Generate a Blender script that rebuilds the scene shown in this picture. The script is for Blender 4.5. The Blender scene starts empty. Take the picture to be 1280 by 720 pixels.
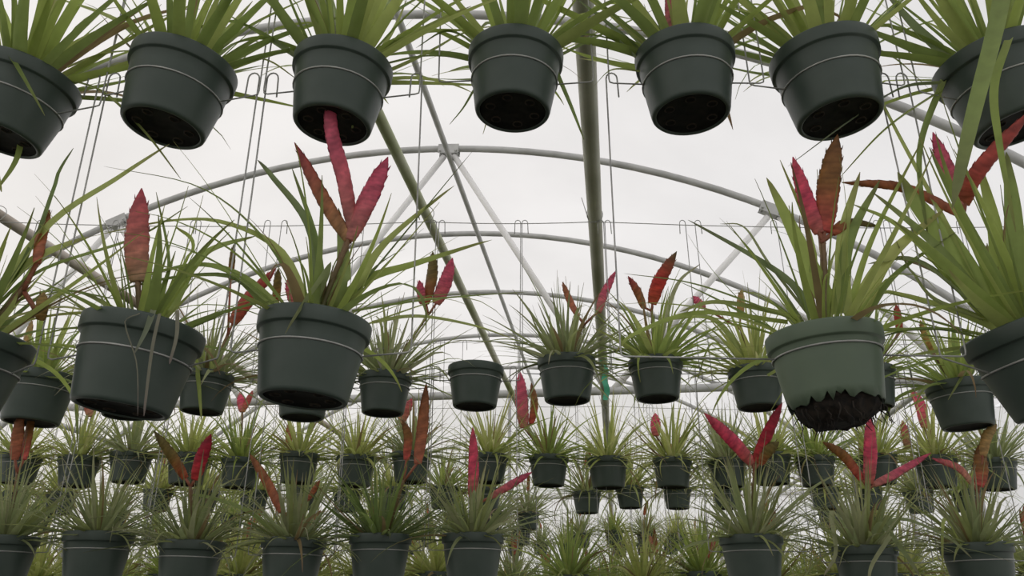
import bpy, math, random
from mathutils import Vector, Matrix

PI = math.pi
R = math.radians
SC = bpy.context.scene
COL = SC.collection

# ------------------------------------------------------------------ camera
PITCH, F = R(22), 1000.0
cam_data = bpy.data.cameras.new('camera')
cam = bpy.data.objects.new('camera', cam_data)
COL.objects.link(cam)
cam.location = (0, 0, 0)
cam.rotation_euler = (PI / 2 + PITCH, 0, 0)
cam_data.sensor_width = 36
cam_data.lens = F / 1280 * 36
cam_data.clip_start = 0.02
cam_data.clip_end = 400
SC.camera = cam
FLOOR_Z = -1.5
CP, SP = math.cos(PITCH), math.sin(PITCH)


def ray(px, py):
    x = (px - 640) / F
    y = (360 - py) / F
    return Vector((x, CP - y * SP, SP + y * CP))


def at(px, py, Y):
    """point of the plane y = Y that the photograph shows at px, py"""
    d = ray(px, py)
    return d * (Y / d.y)


# greenhouse axes: u across the bay, v along it (turned 6.9 degrees from the camera)
TH = R(6.9)
UA = Vector((math.cos(TH), -math.sin(TH), 0))
VA = Vector((math.sin(TH), math.cos(TH), 0))


def uv(u, v, z):
    return UA * u + VA * v + Vector((0, 0, z))


# ------------------------------------------------------------------ helpers
class MB:
    def __init__(self):
        self.v, self.f, self.c = [], [], []

    def add(self, verts, faces, cols=None):
        n = len(self.v)
        self.v += [tuple(p) for p in verts]
        self.f += [tuple(i + n for i in f) for f in faces]
        if cols is None:
            cols = [(1, 1, 1)] * len(verts)
        self.c += cols

    def mesh(self, name, mat, smooth=True, colors=False):
        me = bpy.data.meshes.new(name)
        me.from_pydata(self.v, [], self.f)
        if colors:
            at_ = me.color_attributes.new('pigment', 'FLOAT_COLOR', 'POINT')
            buf = []
            for c in self.c:
                buf += [c[0], c[1], c[2], 1.0]
            at_.data.foreach_set('color', buf)
        me.materials.append(mat)
        if smooth:
            me.polygons.foreach_set('use_smooth', [True] * len(me.polygons))
        me.update()
        return me

    def build(self, name, mat, parent=None, smooth=True, colors=False):
        return link(name, self.mesh(name, mat, smooth, colors), parent)


def link(name, me, parent=None):
    o = bpy.data.objects.new(name, me)
    COL.objects.link(o)
    if parent is not None:
        o.parent = parent
    return o


def tag(o, label=None, cat=None, group=None, kind=None):
    if label: o['label'] = label
    if cat: o['category'] = cat
    if group: o['group'] = group
    if kind: o['kind'] = kind
    return o


def empty(name, loc, rot=(0, 0, 0)):
    o = bpy.data.objects.new(name, None)
    COL.objects.link(o)
    o.location = loc
    o.rotation_euler = rot
    o.empty_display_size = 0.05
    return o


def copy_tree(o, parent=None):
    c = o.copy()
    COL.objects.link(c)
    c.parent = parent
    for ch in list(o.children):
        copy_tree(ch, c)
    return c


def tube(mb, pts, r, n=8, cap=True, r1=None, cols=None):
    pts = [Vector(p) for p in pts]
    m = len(pts)
    ref = None
    vs, fs = [], []
    for i, p in enumerate(pts):
        t = (pts[min(i + 1, m - 1)] - pts[max(i - 1, 0)]).normalized()
        if ref is None:
            ref = Vector((0, 0, 1)) if abs(t.z) < 0.9 else Vector((1, 0, 0))
        a = (ref - t * ref.dot(t)).normalized()
        b = t.cross(a)
        ref = a
        rr = r if r1 is None else r + (r1 - r) * i / (m - 1)
        for k in range(n):
            w = 2 * PI * k / n
            vs.append(p + a * (rr * math.cos(w)) + b * (rr * math.sin(w)))
    for i in range(m - 1):
        for k in range(n):
            k2 = (k + 1) % n
            fs.append((i * n + k, i * n + k2, (i + 1) * n + k2, (i + 1) * n + k))
    if cap:
        fs.append(tuple(range(n))[::-1])
        fs.append(tuple((m - 1) * n + k for k in range(n)))
    mb.add(vs, fs, cols)


def lathe(mb, prof, n=48, centre=(0, 0, 0), close=None):
    vs, fs = [], []
    m = len(prof)
    for (r, z) in prof:
        for k in range(n):
            w = 2 * PI * k / n
            vs.append((centre[0] + r * math.cos(w), centre[1] + r * math.sin(w), centre[2] + z))
    for i in range(m - 1):
        for k in range(n):
            k2 = (k + 1) % n
            fs.append((i * n + k, i * n + k2, (i + 1) * n + k2, (i + 1) * n + k))
    if close in ('start', 'both'):
        fs.append(tuple(range(n))[::-1])
    if close in ('end', 'both'):
        fs.append(tuple((m - 1) * n + k for k in range(n)))
    mb.add(vs, fs)


def box(mb, c, sx, sy, sz, ax=None):
    ax = ax or (Vector((1, 0, 0)), Vector((0, 1, 0)), Vector((0, 0, 1)))
    c = Vector(c)
    vs = []
    for i in (-1, 1):
        for j in (-1, 1):
            for k in (-1, 1):
                vs.append(c + ax[0] * (i * sx / 2) + ax[1] * (j * sy / 2) + ax[2] * (k * sz / 2))
    mb.add(vs, [(0, 1, 3, 2), (4, 6, 7, 5), (0, 4, 5, 1), (2, 3, 7, 6), (0, 2, 6, 4), (1, 5, 7, 3)])


def spline(pts, n):
    """Catmull-Rom through the points, n samples"""
    P = [Vector(p) for p in pts]
    if len(P) == 2:
        return [P[0].lerp(P[1], i / (n - 1)) for i in range(n)]
    P = [P[0] * 2 - P[1]] + P + [P[-1] * 2 - P[-2]]
    segs = len(P) - 3
    out = []
    for i in range(n):
        t = i / (n - 1) * segs
        s = min(int(t), segs - 1)
        t -= s
        a, b, c, d = P[s:s + 4]
        out.append(0.5 * ((2 * b) + (c - a) * t + (2 * a - 5 * b + 4 * c - d) * t * t + (3 * b - a - 3 * c + d) * t ** 3))
    return out


# ------------------------------------------------------------------ materials
def nodemat(name):
    m = bpy.data.materials.new(name)
    m.use_nodes = True
    nt = m.node_tree
    nt.nodes.clear()
    out = nt.nodes.new('ShaderNodeOutputMaterial')
    return m, nt, out


def noise_color(nt, c0, c1, scale, detail=4, coord='Object', lo=0.35, hi=0.65):
    tc = nt.nodes.new('ShaderNodeTexCoord')
    no = nt.nodes.new('ShaderNodeTexNoise')
    no.inputs['Scale'].default_value = scale
    no.inputs['Detail'].default_value = detail
    cr = nt.nodes.new('ShaderNodeValToRGB')
    cr.color_ramp.elements[0].position = lo
    cr.color_ramp.elements[1].position = hi
    cr.color_ramp.elements[0].color = (*c0, 1)
    cr.color_ramp.elements[1].color = (*c1, 1)
    nt.links.new(tc.outputs[coord], no.inputs['Vector'])
    nt.links.new(no.outputs['Fac'], cr.inputs['Fac'])
    return cr.outputs['Color'], no


def simple(name, c0, c1, scale=8, rough=0.5, metal=0.0, spec=0.5, coord='Object', bump=0.0):
    m, nt, out = nodemat(name)
    b = nt.nodes.new('ShaderNodeBsdfPrincipled')
    col, no = noise_color(nt, c0, c1, scale, coord=coord)
    nt.links.new(col, b.inputs['Base Color'])
    b.inputs['Roughness'].default_value = rough
    b.inputs['Metallic'].default_value = metal
    b.inputs['Specular IOR Level'].default_value = spec
    if bump:
        bp = nt.nodes.new('ShaderNodeBump')
        bp.inputs['Strength'].default_value = bump
        bp.inputs['Distance'].default_value = 0.002
        nt.links.new(no.outputs['Fac'], bp.inputs['Height'])
        nt.links.new(bp.outputs['Normal'], b.inputs['Normal'])
    nt.links.new(b.outputs['BSDF'], out.inputs['Surface'])
    return m


def pigment(name, rough=0.5, trans=0.35, nscale=60, namt=0.35, spec=0.35):
    m, nt, out = nodemat(name)
    at_ = nt.nodes.new('ShaderNodeAttribute')
    at_.attribute_name = 'pigment'
    tc = nt.nodes.new('ShaderNodeTexCoord')
    no = nt.nodes.new('ShaderNodeTexNoise')
    no.inputs['Scale'].default_value = nscale
    no.inputs['Detail'].default_value = 3
    nt.links.new(tc.outputs['Object'], no.inputs['Vector'])
    mr = nt.nodes.new('ShaderNodeMapRange')
    mr.inputs['To Min'].default_value = 1 - namt
    mr.inputs['To Max'].default_value = 1 + namt
    nt.links.new(no.outputs['Fac'], mr.inputs['Value'])
    mx = nt.nodes.new('ShaderNodeVectorMath')
    mx.operation = 'SCALE'
    nt.links.new(at_.outputs['Color'], mx.inputs[0])
    nt.links.new(mr.outputs['Result'], mx.inputs['Scale'])
    b = nt.nodes.new('ShaderNodeBsdfPrincipled')
    b.inputs['Roughness'].default_value = rough
    b.inputs['Specular IOR Level'].default_value = spec
    nt.links.new(mx.outputs[0], b.inputs['Base Color'])
    if trans > 0:
        tr = nt.nodes.new('ShaderNodeBsdfTranslucent')
        nt.links.new(mx.outputs[0], tr.inputs['Color'])
        ms = nt.nodes.new('ShaderNodeMixShader')
        ms.inputs['Fac'].default_value = trans
        nt.links.new(b.outputs['BSDF'], ms.inputs[1])
        nt.links.new(tr.outputs['BSDF'], ms.inputs[2])
        nt.links.new(ms.outputs['Shader'], out.inputs['Surface'])
    else:
        nt.links.new(b.outputs['BSDF'], out.inputs['Surface'])
    return m


def film_mat():
    m, nt, out = nodemat('greenhouse film')
    tc = nt.nodes.new('ShaderNodeTexCoord')
    no = nt.nodes.new('ShaderNodeTexNoise')
    no.inputs['Scale'].default_value = 0.9
    no.inputs['Detail'].default_value = 5
    nt.links.new(tc.outputs['Object'], no.inputs['Vector'])
    cr = nt.nodes.new('ShaderNodeValToRGB')
    cr.color_ramp.elements[0].position = 0.3
    cr.color_ramp.elements[1].position = 0.7
    cr.color_ramp.elements[0].color = (0.86, 0.855, 0.85, 1)
    cr.color_ramp.elements[1].color = (0.97, 0.965, 0.96, 1)
    nt.links.new(no.outputs['Fac'], cr.inputs['Fac'])
    t = nt.nodes.new('ShaderNodeBsdfTransparent')
    nt.links.new(cr.outputs['Color'], t.inputs['Color'])
    d = nt.nodes.new('ShaderNodeBsdfTranslucent')
    nt.links.new(cr.outputs['Color'], d.inputs['Color'])
    ms = nt.nodes.new('ShaderNodeMixShader')
    ms.inputs['Fac'].default_value = 0.45
    nt.links.new(t.outputs['BSDF'], ms.inputs[1])
    nt.links.new(d.outputs['BSDF'], ms.inputs[2])
    nt.links.new(ms.outputs['Shader'], out.inputs['Surface'])
    return m


M_POT = simple('pot plastic', (0.050, 0.070, 0.058), (0.066, 0.088, 0.074), 14, 0.42, spec=0.45, bump=0.05)
M_POTG = simple('pot plastic green', (0.105, 0.145, 0.098), (0.125, 0.168, 0.112), 14, 0.45, spec=0.45, bump=0.05)
M_SOIL = simple('potting bark', (0.010, 0.008, 0.006), (0.05, 0.035, 0.022), 90, 0.9, bump=0.6)
M_LEAF = pigment('leaf', 0.5, 0.5, 40, 0.25)
M_SPIKE = pigment('bract', 0.42, 0.45, 120, 0.35, 0.4)
M_WIRE = simple('hanger wire', (0.34, 0.34, 0.33), (0.5, 0.5, 0.48), 30, 0.5, 0.3)
M_GALV = simple('galvanised pipe', (0.42, 0.42, 0.41), (0.56, 0.56, 0.55), 7, 0.5, 0.15)
M_WEB = simple('painted strut', (0.84, 0.83, 0.82), (0.90, 0.89, 0.88), 5, 0.55, 0.0)
M_MOSS = simple('weathered pipe', (0.34, 0.40, 0.16), (0.80, 0.78, 0.71), 3.2, 0.7, 0.0)
M_BROWN = simple('rusty pipe', (0.28, 0.22, 0.16), (0.62, 0.56, 0.50), 4, 0.7, 0.1)
M_DARKP = simple('algae stained pipe', (0.32, 0.32, 0.24), (0.50, 0.50, 0.42), 4, 0.6, 0.1)
M_FILM = film_mat()
M_FLOOR = simple('gravel floor', (0.010, 0.011, 0.009), (0.035, 0.036, 0.028), 25, 0.95, coord='Object', bump=0.5)
M_GROUND = simple('pale gravel ground', (0.32, 0.33, 0.27), (0.42, 0.42, 0.36), 0.6, 0.95)
M_BASE = simple('near black base', (0.006, 0.006, 0.005), (0.022, 0.020, 0.016), 45, 0.85, spec=0.2, bump=.4)  # pot underside coloured near black so that it stays dark
M_TAG = simple('green plastic', (0.04, 0.30, 0.17), (0.06, 0.38, 0.22), 20, 0.4)
M_ROOT = simple('dry roots', (0.006, 0.005, 0.004), (0.032, 0.023, 0.016), 120, 0.95)

# ------------------------------------------------------------------ the setting
# bay: arch of radius RA, ridge at u = UC
UC, RA, ZR, HALF = -1.15, 4.45, 2.58, 3.35
def arch_z(u):
    return ZR - (RA - math.sqrt(RA * RA - (u - UC) ** 2))
ZS = arch_z(UC + HALF)
V0, V1 = -3.0, 9.3
NA = 40
us = [UC - HALF + 2 * HALF * i / NA for i in range(NA + 1)]


def film_sheet(name, label, rows):
    mb = MB()
    n = len(rows[0])
    vs = [p for r_ in rows for p in r_]
    fs = []
    for i in range(len(rows) - 1):
        for k in range(n - 1):
            fs.append((i * n + k, i * n + k + 1, (i + 1) * n + k + 1, (i + 1) * n + k))
    mb.add(vs, fs)
    o = mb.build(name, M_FILM)
    return tag(o, label, None, None, 'structure')


LIFT = 0.03
vv = [V0 + (V1 - V0) * i / 24 for i in range(25)]
film_sheet('ceiling', 'milky white plastic film stretched over the arched roof hoops', [[uv(u, v, arch_z(u) + LIFT) for u in us] for v in vv])
film_sheet('wall_left', 'white plastic film side wall on the left of the greenhouse', [[uv(UC - HALF - LIFT, v, z) for z in (FLOOR_Z, 0.0, ZS + LIFT)] for v in vv])
film_sheet('wall_right', 'white plastic film side wall on the right of the greenhouse', [[uv(UC + HALF + LIFT, v, z) for z in (FLOOR_Z, 0.0, ZS + LIFT)] for v in vv])
for nm, v in (('wall_back', V1), ('wall_front', V0)):
    film_sheet(nm, 'white plastic film end wall ' + ('behind the farthest rows' if v > 0 else 'behind the viewer'),
               [[uv(u, v, FLOOR_Z + (arch_z(u) + LIFT - FLOOR_Z) * k / 6) for u in us] for k in range(7)])
mb = MB()
pts = [uv(UC - HALF - .05, V0 - .05, FLOOR_Z), uv(UC + HALF + .05, V0 - .05, FLOOR_Z), uv(UC + HALF + .05, V1 + .05, FLOOR_Z), uv(UC - HALF - .05, V1 + .05, FLOOR_Z)]
mb.add(pts + [p - Vector((0, 0, 0.1)) for p in pts], [(0, 1, 2, 3), (4, 7, 6, 5), (0, 4, 5, 1), (1, 5, 6, 2), (2, 6, 7, 3), (3, 7, 4, 0)])
tag(mb.build('floor', M_FLOOR, smooth=False), 'dark gravel greenhouse floor', None, None, 'structure')
mb = MB()
mb.add([(-90, -90, FLOOR_Z - .06), (90, -90, FLOOR_Z - .06), (90, 90, FLOOR_Z - .06), (-90, 90, FLOOR_Z - .06)], [(0, 1, 2, 3)])
tag(mb.build('ground', M_GROUND, smooth=False), 'pale gravel ground outside the greenhouse', None, None, 'structure')


def hoop_pts(v, n=44):
    p = [uv(UC - HALF, v, FLOOR_Z)]
    p += [uv(UC - HALF + 2 * HALF * i / n, v, arch_z(UC - HALF + 2 * HALF * i / n)) for i in range(n + 1)]
    p += [uv(UC + HALF, v, FLOOR_Z)]
    return p


VH = [4.06 + 1.17 * k for k in range(-5, 5)]
ZC = 1.055
hoop_words = {
    -5: 'galvanised roof hoop over the entrance behind the viewer', -4: 'second galvanised roof hoop behind the viewer',
    -3: 'braced roof truss above the viewer', -2: 'plain roof hoop just overhead in front of the viewer',
    -1: 'nearest visible roof hoop, passing behind the top row of pots',
    0: 'braced roof truss with apex bracket and white struts in mid view',
    1: 'plain roof hoop seen through the struts of the braced truss', 2: 'second plain roof hoop beyond the braced truss',
    3: 'third plain roof hoop beyond the braced truss', 4: 'last roof hoop just before the end wall',
    5: 'second roof hoop beyond the farther braced truss', 6: 'braced truss close to the end wall', 7: 'last roof hoop against the end wall'}
for k, v in zip(range(-5, 5), VH):
    nm = 'roof_truss' if k == 0 or k == -3 else 'roof_hoop'
    t = empty(nm, uv(UC, v, FLOOR_Z))
    t.rotation_euler = (0, 0, 0)
    off = Vector(t.location)
    def rel(ps): return [Vector(p) - off for p in ps]
    mb = MB(); tube(mb, rel(hoop_pts(v)), 0.0200, 12)
    mb.build('arch_pipe', M_GALV, t)
    tag(t, hoop_words[k], 'roof frame', 'roof hoops and trusses', 'structure')
    if k == 0 or k == -3:
        mb = MB(); tube(mb, rel([uv(UC - HALF, v, ZC), uv(UC + HALF, v, ZC)]), 0.0215, 12)
        mb.build('bottom_chord', M_GALV, t)
        tops = [(-2.92, ), (-0.87, ), (0.95, )]
        feet = [-3.75, -1.95, 0.02, 1.75]
        tu = [-2.92, -0.87, 0.95]
        for i, u in enumerate(tu):
            zt = arch_z(u)
            for s, fu in ((-1, feet[i]), (1, feet[i + 1])):
                mb = MB()
                tube(mb, rel([uv(u + s * 0.03, v, zt - 0.05), uv(fu - s * 0.02, v, ZC + 0.01)]), 0.018, 10)
                mb.build('strut', M_WEB, t)
            # bracket: plate folded round the pipe, two bolts
            mb = MB()
            sl = math.atan((arch_z(u + .01) - arch_z(u - .01)) / .02)
            ax = (UA * math.cos(sl) + Vector((0, 0, math.sin(sl))), VA, (Vector((0, 0, math.cos(sl))) - UA * math.sin(sl)))
            c = uv(u, v, zt) - off
            for s in (-1, 1):
                box(mb, c + VA * (s * 0.024) - ax[2] * 0.012, 0.125, 0.004, 0.06, ax)
            box(mb, c - ax[2] * 0.042, 0.08, 0.048, 0.004, ax)
            for s in (-1, 1):
                p = c + ax[0] * (s * 0.048) - ax[2] * 0.028
                tube(mb, [p - VA * 0.038, p + VA * 0.038], 0.007, 6)
            mb.build('bracket', M_GALV, t, smooth=False)


def long_pipe(name, u, z, r, mat, label, cat='pipe', v0=V0 + .05, v1=V1 - .05):
    mb = MB()
    a, b = uv(u, v0, z), uv(u, v1, z)
    tube(mb, [(a.lerp(b, i / 16)) - a for i in range(17)], r, 12)
    o = mb.build(name, mat)
    o.location = a
    return tag(o, label, cat, 'lengthwise roof pipes')


long_pipe('ridge_purlin', -0.862, 2.50, 0.0165, M_GALV, 'thin grey ridge pipe running lengthwise under the apex bracket')
long_pipe('support_pipe', -0.01, 1.015, 0.020, M_DARKP, 'thick dark pipe running straight back overhead, right of centre')
long_pipe('support_pipe', -0.472, 1.015, 0.0135, M_MOSS, 'mossy green and grey pipe crossing the white struts overhead')
long_pipe('support_pipe', -1.645, 1.015, 0.0155, M_BROWN, 'brown weathered pipe slanting down behind the far left plants')
long_pipe('support_pipe', -3.2, 1.015, 0.0155, M_GALV, 'grey pipe close to the left side wall')
long_pipe('support_pipe', 1.55, 1.015, 0.0155, M_GALV, 'grey pipe close to the right side wall')
# end wall studs
for i, u in enumerate((-3.4, -2.3, -1.15, 0.0, 1.15)):
    mb = MB()
    tube(mb, [(0, 0, 0), (0, 0, arch_z(u) - FLOOR_Z)], 0.02, 8)
    o = mb.build('trim_%d' % (i + 1), M_GALV)
    o.location = uv(u, V1 - .04, FLOOR_Z)
    tag(o, 'upright post of the far end wall', None, 'end wall posts', 'structure')

mb = MB()
tube(mb, [(0, 0, 0), tuple(UA * (2 * HALF - .1))], 0.024, 10)
o = mb.build('trim_6', M_WEB)
o.location = uv(UC - HALF + .05, V1 - .09, 1.19)
tag(o, 'pale horizontal rail across the far end wall', None, None, 'structure')

# ------------------------------------------------------------------ cables
ROWY = {1: 0.96, 2: 1.97, 3: 3.02, 4: 4.1, 5: 5.25, 6: 6.45, 7: 7.65}
ZCAB = 0.992
def cable_x(Y, u):      # x where the row line y = Y crosses u
    # u = x cos - Y sin
    return (u + Y * math.sin(TH)) / math.cos(TH)
cab_words = {1: 'thin wire cable above the nearest row of pots', 2: 'thin wire cable crossing the view over the second row of pots',
             3: 'thin wire cable over the third row of pots', 4: 'thin wire cable over the fourth row of pots',
             5: 'thin wire cable over the fifth row of pots', 6: 'thin wire cable over the sixth row of pots', 7: 'thin wire cable over the farthest row of pots'}
for k, Y in ROWY.items():
    xa, xb = cable_x(Y, UC - HALF + .02), cable_x(Y, UC + HALF - .02)
    xs = [cable_x(Y, u) for u in (-3.2, -1.645, -0.472, -0.01, 1.55)]
    knots = [xa] + xs + [xb]
    mb = MB()
    P = []
    for i in range(len(knots) - 1):
        a, b = knots[i], knots[i + 1]
        for j in range(6):
            s = j / 6
            P.append((a + (b - a) * s - xa, 0, -0.012 * (b - a) * 4 * s * (1 - s)))
    P.append((xb - xa, 0, 0))
    tube(mb, P, 0.0013, 6)
    for x in xs:        # little tie hooks round the pipe
        w = [(x - xa + 0.022 * math.cos(a_), 0.004 * math.sin(a_ * 2), 0.024 + 0.026 * math.sin(a_)) for a_ in [R(q) for q in range(-90, 240, 22)]]
        w.append((x - xa - 0.035, 0, 0.075))
        tube(mb, w, 0.0012, 5)
    o = mb.build('support_cable', M_WIRE)
    o.location = (xa, Y, ZCAB)
    tag(o, cab_words[k], 'cable', 'row cables')

# ------------------------------------------------------------------ pots
RIM, HP = 0.0725, 0.104      # rim radius, pot height; origin of every pot at the rim centre


def pot_mesh(name='pot', mat=M_POT, torn=False, n=56):
    s = RIM / 0.0725
    prof = [(0.0670, -0.020), (0.0690, -0.001), (0.0708, 0.0005), (0.0722, -0.0005), (0.0725, -0.0025), (0.0717, -0.0185), (0.0710, -0.0200), (0.0676, -0.0206),
            (0.0668, -0.0220), (0.0652, -0.0350), (0.0646, -0.0430), (0.0640, -0.0475), (0.0560, -0.0985), (0.0552, -0.1015), (0.0535, -0.1035),
            (0.0505, -0.1040), (0.0490, -0.1036), (0.0486, -0.1000), (0.0486, -0.0950)]
    prof = [(r * s, z) for r, z in prof]
    mb = MB()
    if torn:
        # wall broken off in a ragged edge above the missing base
        rnd = random.Random(5)
        offs, v = [], 0.0
        for k in range(n):
            v = 0.6 * v + rnd.uniform(-.0035, .0035)
            offs.append(v + (0.010 * rnd.random() if rnd.random() < .14 else 0))
        prof = prof[:12] + [(0.0592, -0.080), (0.0570, -0.0945), (0.0550, -0.0945), (0.0572, -0.080), (0.0615, -0.045)]
        lathe(mb, prof, n)
        for q in (13, 14):
            for k in range(n):
                x, y, z = mb.v[q * n + k]
                z2 = z + offs[k]
                f_ = 1 + offs[k] * 2.6
                mb.v[q * n + k] = (x * f_, y * f_, z2)
    else:
        lathe(mb, prof, n)
    # drainage holes: short rims round dark recesses in the base
    return mb.mesh(name, mat)


def hole_mesh():
    mb = MB()
    lathe(mb, [(0.0075, 0.0), (0.0075, -0.0016), (0.0060, -0.0016), (0.0058, 0.0002), (0, 0.0002)], 14, (0, 0, 0))
    return mb.mesh('drainage_hole', M_SOIL)


def soil_mesh(seed=1):
    rnd = random.Random(seed)
    mb = MB()
    n, m = 24, 6
    vs = [(0, 0, -0.006)]
    for i in range(1, m + 1):
        for k in range(n):
            r = 0.0668 * i / m
            vs.append((r * math.cos(2 * PI * k / n), r * math.sin(2 * PI * k / n), -0.011 + rnd.uniform(-.003, .003) + 0.004 * (1 - i / m)))
    fs = [(0, 1 + k, 1 + (k + 1) % n) for k in range(n)]
    for i in range(m - 1):
        for k in range(n):
            a, b = 1 + i * n + k, 1 + i * n + (k + 1) % n
            fs.append((a, a + n, b + n, b))
    mb.add(vs, fs)
    return mb.mesh('soil', M_SOIL)


ME_POT = pot_mesh()
ME_POTG = pot_mesh('pot', M_POTG, torn=True, n=72)
def base_mesh():
    mb = MB()
    rnd = random.Random(4)
    lathe(mb, [(0.0488, -0.1012), (0.0478, -0.1022), (0.0455, -0.1006), (0.0200, -0.1000), (0.0150, -0.0985), (0.0, -0.0985)], 48)
    return mb.mesh('pot_base', M_BASE)


ME_BASE = base_mesh()
ME_HOLE = hole_mesh()
ME_SOIL = soil_mesh()


def root_mass_mesh():
    rnd = random.Random(11)
    mb = MB()
    n, m = 40, 7
    vs, fs = [], []
    for i in range(m):
        t = i / (m - 1)
        r0 = 0.0530 * math.sqrt(max(0, 1 - (t * .85) ** 2))
        for k in range(n):
            w = 2 * PI * k / n
            q = r0 * (1 + rnd.uniform(-.10, .10))
            vs.append((q * math.cos(w), q * math.sin(w), -0.082 - 0.036 * t + rnd.uniform(-.004, .004)))
    for i in range(m - 1):
        for k in range(n):
            k2 = (k + 1) % n
            fs.append((i * n + k, i * n + k2, (i + 1) * n + k2, (i + 1) * n + k))
    fs.append(tuple((m - 1) * n + k for k in range(n)))
    mb.add(vs, fs)
    for _ in range(60):
        w = rnd.uniform(0, 2 * PI)
        r = rnd.uniform(.02, .054)
        p = Vector((r * math.cos(w), r * math.sin(w), -0.10))
        ps = [p]
        for j in range(4):
            p = p + Vector((rnd.uniform(-.006, .006), rnd.uniform(-.006, .006), rnd.uniform(-.009, -.002)))
            ps.append(p)
        tube(mb, ps, 0.0012, 4, r1=0.0004)
    return mb.mesh('root_mass', M_ROOT)


# ------------------------------------------------------------------ leaves
def leaf_strip(mb, pts, wb, col, rnd, tipcol=None, up=None, wprof=0.85):
    """channelled strap leaf along pts; col = base pigment"""
    m = len(pts)
    vs, fs, cs = [], [], []
    prev = None
    roll = rnd.uniform(-.35, .35)
    tipcol = tipcol or (col[0] * .75, col[1] * .62, col[2] * .75)
    for i, p in enumerate(pts):
        t = i / (m - 1)
        tg = (pts[min(i + 1, m - 1)] - pts[max(i - 1, 0)]).normalized()
        if prev is None:
            side = tg.cross(up or Vector((0, 0, 1)))
            if side.length < 0.15:
                w = rnd.uniform(0, 2 * PI)
                side = tg.cross(Vector((math.cos(w), math.sin(w), 0)))
            side = (Matrix.Rotation(roll, 3, tg) @ side).normalized()
        else:
            side = (prev - tg * prev.dot(tg)).normalized()
        prev = side
        nrm = side.cross(tg).normalized()
        if nrm.z < 0:
            nrm = -nrm
        w = wb * 0.5 * (max(0.0, 1 - t) ** wprof) * (0.8 + 0.2 * min(1, t * 6)) + 0.0004
        fold = w * 0.45
        vs += [p - side * w + nrm * fold, p - nrm * 0.0, p + side * w + nrm * fold]
        if t < 0.18:
            k = t / .18
            c = tuple(col[j] * (0.9 + 0.1 * k) + (0.10, 0.085, 0.05)[j] * (1 - k) * .8 for j in range(3))
        elif t > 0.72:
            k = (t - .72) / .28
            c = tuple(col[j] * (1 - k) + tipcol[j] * k for j in range(3))
        else:
            c = col
        cs += [c, c, c]
    for i in range(m - 1):
        a = i * 3
        fs += [(a, a + 1, a + 4, a + 3), (a + 1, a + 2, a + 5, a + 4)]
    mb.add(vs, fs, cs)


GREENS = {
    'bright': [(0.265, 0.325, 0.085), (0.225, 0.285, 0.08), (0.31, 0.355, 0.115), (0.19, 0.245, 0.075)],
    'grey': [(0.245, 0.275, 0.135), (0.20, 0.235, 0.11), (0.28, 0.295, 0.165), (0.225, 0.255, 0.10)],
    'yellow': [(0.36, 0.385, 0.13), (0.31, 0.345, 0.11), (0.39, 0.40, 0.17), (0.25, 0.29, 0.10)],
    'deep': [(0.16, 0.215, 0.065), (0.13, 0.18, 0.06), (0.20, 0.25, 0.085), (0.15, 0.19, 0.085)],
}


def foliage(mb, rnd, n=40, L=(0.18, 0.30), wb=(0.010, 0.020), pal='bright', el=(8, 85), seg=11, droop=(0.2, 1.1), dead=0.05, lean=(0, 0), thin=0):
    cols = GREENS[pal]
    for i in range(n + thin):
        q = i / max(1, n - 1) if i < n else rnd.uniform(0, .8)
        az = i * 2.399963 + rnd.uniform(-.35, .35)
        e0 = R(el[1] - (el[1] - el[0]) * (q ** 0.9) + rnd.uniform(-9, 9))
        ln = rnd.uniform(*L) * (1.0 - 0.15 * abs(q - .5))
        dr = rnd.uniform(*droop) * (0.35 + 0.9 * q)
        w = rnd.uniform(*wb)
        if i >= n:
            w = rnd.uniform(.003, .0055); ln = rnd.uniform(L[0] * .9, L[1] * 1.12)
        r0 = 0.010 + 0.040 * q
        p = Vector((r0 * math.cos(az), r0 * math.sin(az), -0.010))
        col = cols[rnd.randrange(len(cols))]
        g = rnd.uniform(.85, 1.15) * 1.45
        col = tuple(c * g for c in col)
        if rnd.random() < dead:
            col = (0.20 * g, 0.15 * g, 0.075 * g)
            dr += 0.5
        if rnd.random() < 0.12:
            dr = -rnd.uniform(.1, .4)
        pts = [p]
        daz = rnd.uniform(-.35, .35)
        curl = rnd.uniform(0, 1.6) if rnd.random() < 0.18 else 0
        for j in range(1, seg):
            t = j / (seg - 1)
            e = e0 - dr * t ** 1.25 - curl * max(0, t - .6) * 2.5
            a = az + daz * t
            d = Vector((math.cos(e) * math.cos(a) + lean[0] * t, math.cos(e) * math.sin(a) + lean[1] * t, math.sin(e))).normalized()
            p = p + d * (ln / (seg - 1))
            pts.append(p)
        leaf_strip(mb, pts, w, col, rnd)


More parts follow.
